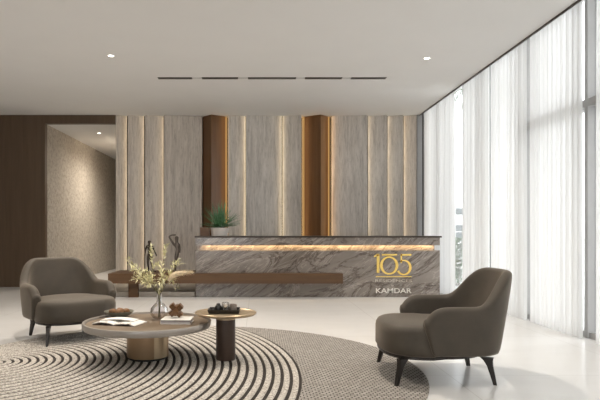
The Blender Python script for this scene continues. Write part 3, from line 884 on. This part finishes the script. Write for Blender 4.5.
for ax in ('X', 'Y', 'Z'):
    for s_ in (-1, 1):
        d = {'X': (.066, .0112, .0225), 'Y': (.0225, .066, .0112), 'Z': (.0112, .0225, .066)}[ax]
        o3 = {'X': (0, .0113 * s_, 0), 'Y': (0, 0, .0113 * s_), 'Z': (.0113 * s_, 0, 0)}[ax]
        bm = bmesh.new(); add_box(bm, -d[0], d[0], -d[1], d[1], -d[2], d[2], .002)
        bmesh.ops.transform(bm, matrix=R0 @ Matrix.Translation(o3), verts=bm.verts[:])
        obj('wooden_bar', bm, M['puzzle'], pz)
zmin_ = min((R0 @ Vector((a, c, d)) ).z for a in (-.066, .066) for c in (-.0225, .0225) for d in (-.0225, .0225))

zl = min(v.co.z for c in pz.children for v in c.data.vertices)
pz.location.z += -zl + .0003

# vase and stems
VX, VY = -.880, 5.04
vz = TZ
va = thing('glass_vase', 'clear round bellied glass vase holding leafy sprigs on the coffee table', 'vase', (VX, VY, vz))
pr = [(0, .001), (.03, .001), (.055, .012), (.076, .040), (.080, .070), (.073, .102), (.048, .130), (.026, .150), (.019, .175), (.019, .215), (.024, .232)]
lathe('vase_body', pr, M['glass'], va, 40, edge=False)
lathe('vase_lip', [(.0235, .2305), (.0262, .232), (.0255, .2345), (.023, .2335), (.0235, .2305)], M['glass'], va, 40)
def leafblade(bm, p, d, up, L, w):
    d = d.normalized(); s_ = d.cross(up)
    if s_.length < 1e-3: s_ = d.orthogonal()
    s_.normalize(); nrm = s_.cross(d)
    a = bm.verts.new(p); m1 = bm.verts.new(p + d * L * .45 + s_ * w + nrm * w * .3); m2 = bm.verts.new(p + d * L * .45 - s_ * w + nrm * w * .3); c = bm.verts.new(p + d * L - nrm * w * .5); k = bm.verts.new(p + d * L * .5)
    bm.faces.new([a, m1, k]); bm.faces.new([m1, c, k]); bm.faces.new([c, m2, k]); bm.faces.new([m2, a, k])
def wpt(x, y, D=5.04): return Vector(((x - 257) * D / 560, D, CAM_H - (y - 232) * D / 560))
SPR = [((128, 261), (144, 272), 'leafy pale green sprig reaching furthest left out of the glass vase', .00),
       ((138, 279), (148, 277), 'leafy pale sprig drooping low to the left of the vase', -.06),
       ((150, 249), (151, 268), 'leafy pale sprig rising highest, in front of the dark walking statuette', .04),
       ((166, 247), (162, 268), 'leafy pale sprig standing upright just right of the tallest sprig', -.03),
       ((176, 264), (168, 274), 'leafy pale sprig leaning right behind the dry plume', .06),
       ((150, 284), (154, 276), 'short leafy sprig hanging over the vase rim to the left', -.08),
       ((134, 270), (146, 268), 'leafy pale sprig spreading left below the furthest reaching one', .08),
       ((143, 283), (150, 274), 'leafy pale sprig sagging left to the height of the bench underside', .03),
       ((172, 280), (168, 272), 'short leafy sprig under the root of the dry plume', .04),
       ((163, 283), (165, 268), 'short leafy sprig hanging just above the vase neck', -.07)]
for k, ((txp, typ), (mxp, myp), lab, dyy) in enumerate(SPR):
    r2 = random.Random(40 + k)
    base = Vector((VX + .010 * math.cos(k * .9), VY + .010 * math.sin(k * .9), vz + .012)); neck = Vector((VX + .011 * math.cos(k * .9 + 2.5), VY + .011 * math.sin(k * .9 + 2.5), vz + .225))
    tip = wpt(txp, typ); tip.y += dyy; mid = wpt(mxp, myp); mid.y += dyy * .5
    up = bez(neck, mid * 1.0, tip, 14)
    pts = [base, (base + neck) / 2] + up
    root = thing('leafy_sprig', lab, 'sprig', base, 0, 'leafy sprigs in the glass vase')
    bm = bmesh.new(); add_tube(bm, [p - base for p in pts], [.0022] * 2 + [.0022 - .0013 * i / 14 for i in range(15)], 5)
    obj('stem', bm, M['stem'], root, True)
    bm = bmesh.new()
    def fol(p, d):
        for q in range(2):
            dd = d.normalized() * .7 + Vector((r2.uniform(-1, 1), r2.uniform(-1, 1), r2.uniform(-.5, .9)))
            leafblade(bm, p, dd, Vector((0, 0, 1)), r2.uniform(.036, .072), r2.uniform(.005, .009))
    for i in range(5, 15):
        p = up[i] - base; d = up[i] - up[i - 1]
        fol(p, d)
        if i % 2 == 1:     # side twig
            e = p + (d.normalized() + Vector((r2.uniform(-.9, .9), r2.uniform(-.9, .9), r2.uniform(-.6, .8)))).normalized() * r2.uniform(.04, .09)
            add_tube(bm, [p, (p + e) / 2 + Vector((0, 0, .004)), e], .001, 4)
            for f in (.4, .7, 1): fol(p + (e - p) * f, e - p)
    obj('foliage', bm, M['leaf'], root)
# dry plume
base = Vector((VX + .006, VY - .008, vz + .012)); neck = Vector((VX + .012, VY - .004, vz + .225))
pl = bez(wpt(168.5, 281), wpt(172, 272), wpt(191, 272.5), 24)
root = thing('dry_plume', 'fluffy cream dry grass plume arching right out of the glass vase', 'dried plume', base)
bm = bmesh.new(); add_tube(bm, [p - base for p in [base, neck] + bez(neck, wpt(162, 290), pl[0], 6)[1:] + pl[1:20]], .0018, 5); obj('stem', bm, M['stem'], root, True)
bm = bmesh.new(); r2 = random.Random(5)
core = [p - base for p in pl]
add_tube(bm, core, [.006 + .018 * math.sin(PI * min(1, (i + 1) / 24)) ** .8 for i in range(25)], 8)
for i in range(1, 25):
    d = (core[i] - core[i - 1]).normalized()
    for q in range(26):
        v = Vector((r2.gauss(0, 1), r2.gauss(0, 1), r2.gauss(0, 1))).normalized()
        rad = .004 + .017 * math.sin(PI * (i) / 24.5) ** .8
        leafblade(bm, core[i] + v * rad * .8, d * .9 + v * .65, v, r2.uniform(.022, .042), .0016)
obj('plume', bm, M['pampas'], root)
root = thing('curled_pod', 'small dark curled seed pod dangling on a thin stalk below the plume', 'seed pod', base + Vector((.004, .004, 0)))
b2 = root.location
bm = bmesh.new(); e = wpt(177, 281)
pts = bez(neck, wpt(168, 268), wpt(178.5, 283), 12)
add_tube(bm, [p - b2 for p in [b2.copy(), neck] + pts[1:]], .0011, 4); obj('stalk', bm, M['stem'], root, True)
bm = bmesh.new(); cpt = wpt(178, 287.5)
add_tube(bm, [cpt - b2 + Vector((.013 * math.cos(a), .004 * math.sin(2 * a), .019 * math.sin(a) + .012)) for a in [PI / 2 + 1.75 * PI * i / 18 for i in range(19)]], .0035, 6); obj('pod', bm, M['stem'], root, True)

# ================================================================ statuettes on the bench
def skin_fig(name, joints, edges, m, parent, sub=2):
    me = bpy.data.meshes.new(name); me.from_pydata([j[:3] for j in joints], edges, []); me.update()
    o = link(name, me, m, parent)
    sk = o.modifiers.new('skin', 'SKIN'); sk.use_smooth_shade = True
    for i, j in enumerate(joints):
        r = j[3]; rr = r if isinstance(r, tuple) else (r * 1.25, r * 1.25)
        me.skin_vertices[0].data[i].radius = rr; me.skin_vertices[0].data[i].use_root = (i == 0)
    ss_ = o.modifiers.new('sub', 'SUBSURF'); ss_.levels = sub; ss_.render_levels = sub
    return o
BZ = 0.41
t = thing('walking_statuette', 'dark bronze walking figure statuette on the bench behind the sprigs', 'statuette', (-1.855, 9.68, BZ), math.radians(10))
bm = bmesh.new(); add_box(bm, -.10, .11, -.05, .05, 0, .016, .003); obj('statue_base', bm, M['bronze'], t)
J = [(0, 0, .285, .030), (0, 0, .335, .024), (.0, .0, .40, .033), (.004, 0, .445, .034), (.002, -.003, .475, .015), (-.004, -.012, .515, .027), (-.006, -.014, .548, .020),
     (-.048, 0, .445, .016), (-.075, .01, .365, .012), (-.085, -.02, .295, .010), (-.083, -.03, .27, .010),
     (.052, 0, .44, .016), (.080, .0, .36, .012), (.112, -.02, .295, .010), (.120, -.025, .272, .009),
     (-.024, -.01, .262, .024), (-.03, -.03, .16, .016), (-.018, -.0, .04, .011), (-.020, -.03, .022, .010),
     (.024, .01, .262, .024), (.028, .02, .16, .016), (.055, .03, .045, .011), (.06, .0, .024, .010)]
Ed = [(0, 1), (1, 2), (2, 3), (3, 4), (4, 5), (5, 6), (3, 7), (7, 8), (8, 9), (9, 10), (3, 11), (11, 12), (12, 13), (13, 14), (0, 15), (15, 16), (16, 17), (17, 18), (0, 19), (19, 20), (20, 21), (21, 22)]
skin_fig('figure', J, Ed, M['bronze'], t)
t = thing('dancer_statuette', 'slender grey bronze woman statuette with an arm bent over her head, on the bench', 'statuette', (-1.40, 9.72, BZ))
bm = bmesh.new(); add_lathe(bm, [(0, 0), (.055, 0), (.055, .010), (.02, .018), (0, .018)], 32); obj('statue_base', bm, M['bronze_grey'], t)
J = [(0.012, 0, .31, (.050, .038)), (.018, 0, .37, (.040, .030)), (.016, 0, .43, (.048, .034)), (.004, 0, .475, (.040, .028)), (.002, 0, .515, .017), (.006, -.008, .578, .034), (.010, -.008, .622, .026),
     (-.005, 0, .24, (.042, .034)), (-.012, 0, .15, (.030, .028)), (-.016, 0, .07, (.019, .02)), (-.015, 0, .012, (.016, .018)),
     (-.040, 0, .468, .018), (-.088, -.01, .545, .015), (-.128, -.012, .612, .013), (-.075, -.012, .636, .011), (-.004, -.012, .640, .013),
     (.052, .0, .462, .018), (.064, .012, .39, .013), (.058, .0, .325, .011)]
Ed = [(0, 1), (1, 2), (2, 3), (3, 4), (4, 5), (5, 6), (0, 7), (7, 8), (8, 9), (9, 10), (3, 11), (11, 12), (12, 13), (13, 14), (14, 15), (3, 16), (16, 17), (17, 18)]
skin_fig('figure', J, Ed, M['bronze_grey'], t)

# ================================================================ on the counter
CT = 1.032
PX_, PY_ = -.648, 9.72
pp = thing('potted_plant', 'spiky green plant in a small white pot on the desk counter', 'potted plant', (PX_, PY_, CT))
lathe('pot', [(0, 0), (.135, 0), (.14, .004), (.158, .135), (.158, .14), (.148, .14), (.145, .125), (0, .125)], M['pot'], pp, 40)
lathe('soil', [(0, .1255), (.144, .1255), (.14, .131), (0, .133)], M['soil'], pp, 32)
bm = bmesh.new(); r2 = random.Random(11)
for k in range(170):
    az = r2.uniform(0, 2 * PI); el = math.radians(r2.uniform(14, 86)) ; L = r2.uniform(.30, .53) * (.75 + .25 * math.sin(el))
    st_ = Vector((r2.uniform(-.06, .06), r2.uniform(-.06, .06), .128))
    dirv = Vector((math.cos(az) * math.cos(el), math.sin(az) * math.cos(el), math.sin(el)))
    sd = Vector((-math.sin(az), math.cos(az), 0)); prev = None; nseg = 6
    for i in range(nseg + 1):
        f = i / nseg
        p = st_ + dirv * L * f + Vector((0, 0, -.07 * f * f * math.cos(el)))
        w = .0125 * (1 - f) ** .7 * (0.6 + 1.2 * min(f, .33)) + .0006
        p.z = max(p.z, .134)
        row = [bm.verts.new(p - sd * w), bm.verts.new(p + Vector((0, 0, -.004))), bm.verts.new(p + sd * w)]
        if prev:
            for j in range(2): bm.faces.new([prev[j], prev[j + 1], row[j + 1], row[j]])
        prev = row
obj('foliage', bm, M['grass'], pp)
wb = thing('wooden_box', 'small brown wooden box left of the potted plant on the counter', 'box', (-.915, 9.86, CT))
bm = bmesh.new(); add_box(bm, -.08, .08, -.07, .07, 0, .12, .003); obj('box_body', bm, M['box_wood'], wb)
bm = bmesh.new(); add_box(bm, -.083, .083, -.073, .073, .1202, .15, .003); obj('box_lid', bm, M['box_wood'], wb)

# ================================================================ outside
struct(box('ground_outside', 3.75, 70, -30, 110, -.25, -.05, M['paving']), 'pale paved ground beyond the windows', 'ground')
bd = thing('white_building', 'white building with grey windows seen through the gap between the curtains', 'building', (23.5, 60.5, -.05))
bm = bmesh.new(); add_box(bm, -4, 1.2, .2, 9, 0, 12); obj('wall', bm, M['facade'], bd)
for zz in (.45, 1.25, 3.05):
    for xx in (-3.2, -1.95, -.7, .4):
        f = bpy.data.objects.new('window', None)
        bm = bmesh.new(); add_box(bm, xx, xx + .78, .10, .199, zz, zz + .66)
        obj('window', bm, M['pane'], bd)
def bush(x, y, h, label):
    t = thing('shrub', label, 'shrub', (x, y, -.05)); r2 = random.Random(3)
    bm = bmesh.new()
    for k in range(6): add_tube(bm, [(0.02 * k - .05, 0, 0), (r2.uniform(-.08, .08), r2.uniform(-.08, .08), h * .5), (r2.uniform(-.12, .12), r2.uniform(-.12, .12), h * .92)], .008, 5)
    obj('stem', bm, M['trunk'], t)
    bm = bmesh.new()
    for k in range(900):
        z = r2.uniform(.04, 1) * h; rr = .17 * (1 - .55 * (z / h)) * math.sqrt(r2.random()); az = r2.uniform(0, 2 * PI)
        leafblade(bm, Vector((rr * math.cos(az), rr * math.sin(az), z)), Vector((math.cos(az), math.sin(az), r2.uniform(-.2, 1.1))), Vector((0, 0, 1)), r2.uniform(.07, .13), r2.uniform(.012, .022))
    obj('foliage', bm, M['shrub'], t)
bush(4.30, 12.0, 1.0, 'slim green shrub growing outside the gap between the curtains')
t = thing('palm_tree', 'palm tree outside the window with fronds hanging near the ceiling line', 'palm', (5.35, 13.6, -.05))
bm = bmesh.new(); add_tube(bm, [(0.2, 0, 0), (.12, 0, 1.5), (.04, 0, 3.0), (0, 0, 4.4)], [.12, .10, .09, .08], 12); obj('trunk', bm, M['trunk'], t, True)
r2 = random.Random(9)
for k in range(12):
    az = 2 * PI * k / 11 + .25 if k < 11 else math.atan2(-1.05, -.78); bm = bmesh.new()
    e = Vector((math.cos(az) * 1.15, math.sin(az) * 1.15, 3.75 + r2.uniform(-.15, .5))) if k < 11 else Vector((-.80, -1.07, 3.72)); c = Vector((math.cos(az) * .7, math.sin(az) * .7, 5.2))
    pts = bez((0, 0, 4.4), c, e, 22); add_tube(bm, pts, .012, 5)
    for i in range(4, 23):
        d = (pts[i] - pts[i - 1]).normalized(); s_ = Vector((-math.sin(az), math.cos(az), 0))
        for sg in (-1, 1): leafblade(bm, pts[i], d * .8 + s_ * sg * .8 + Vector((0, 0, -.35)), Vector((0, 0, 1)), .42 * math.sin(PI * (i / 27)) ** .5, .014)
    obj('frond', bm, M['shrub'], t)
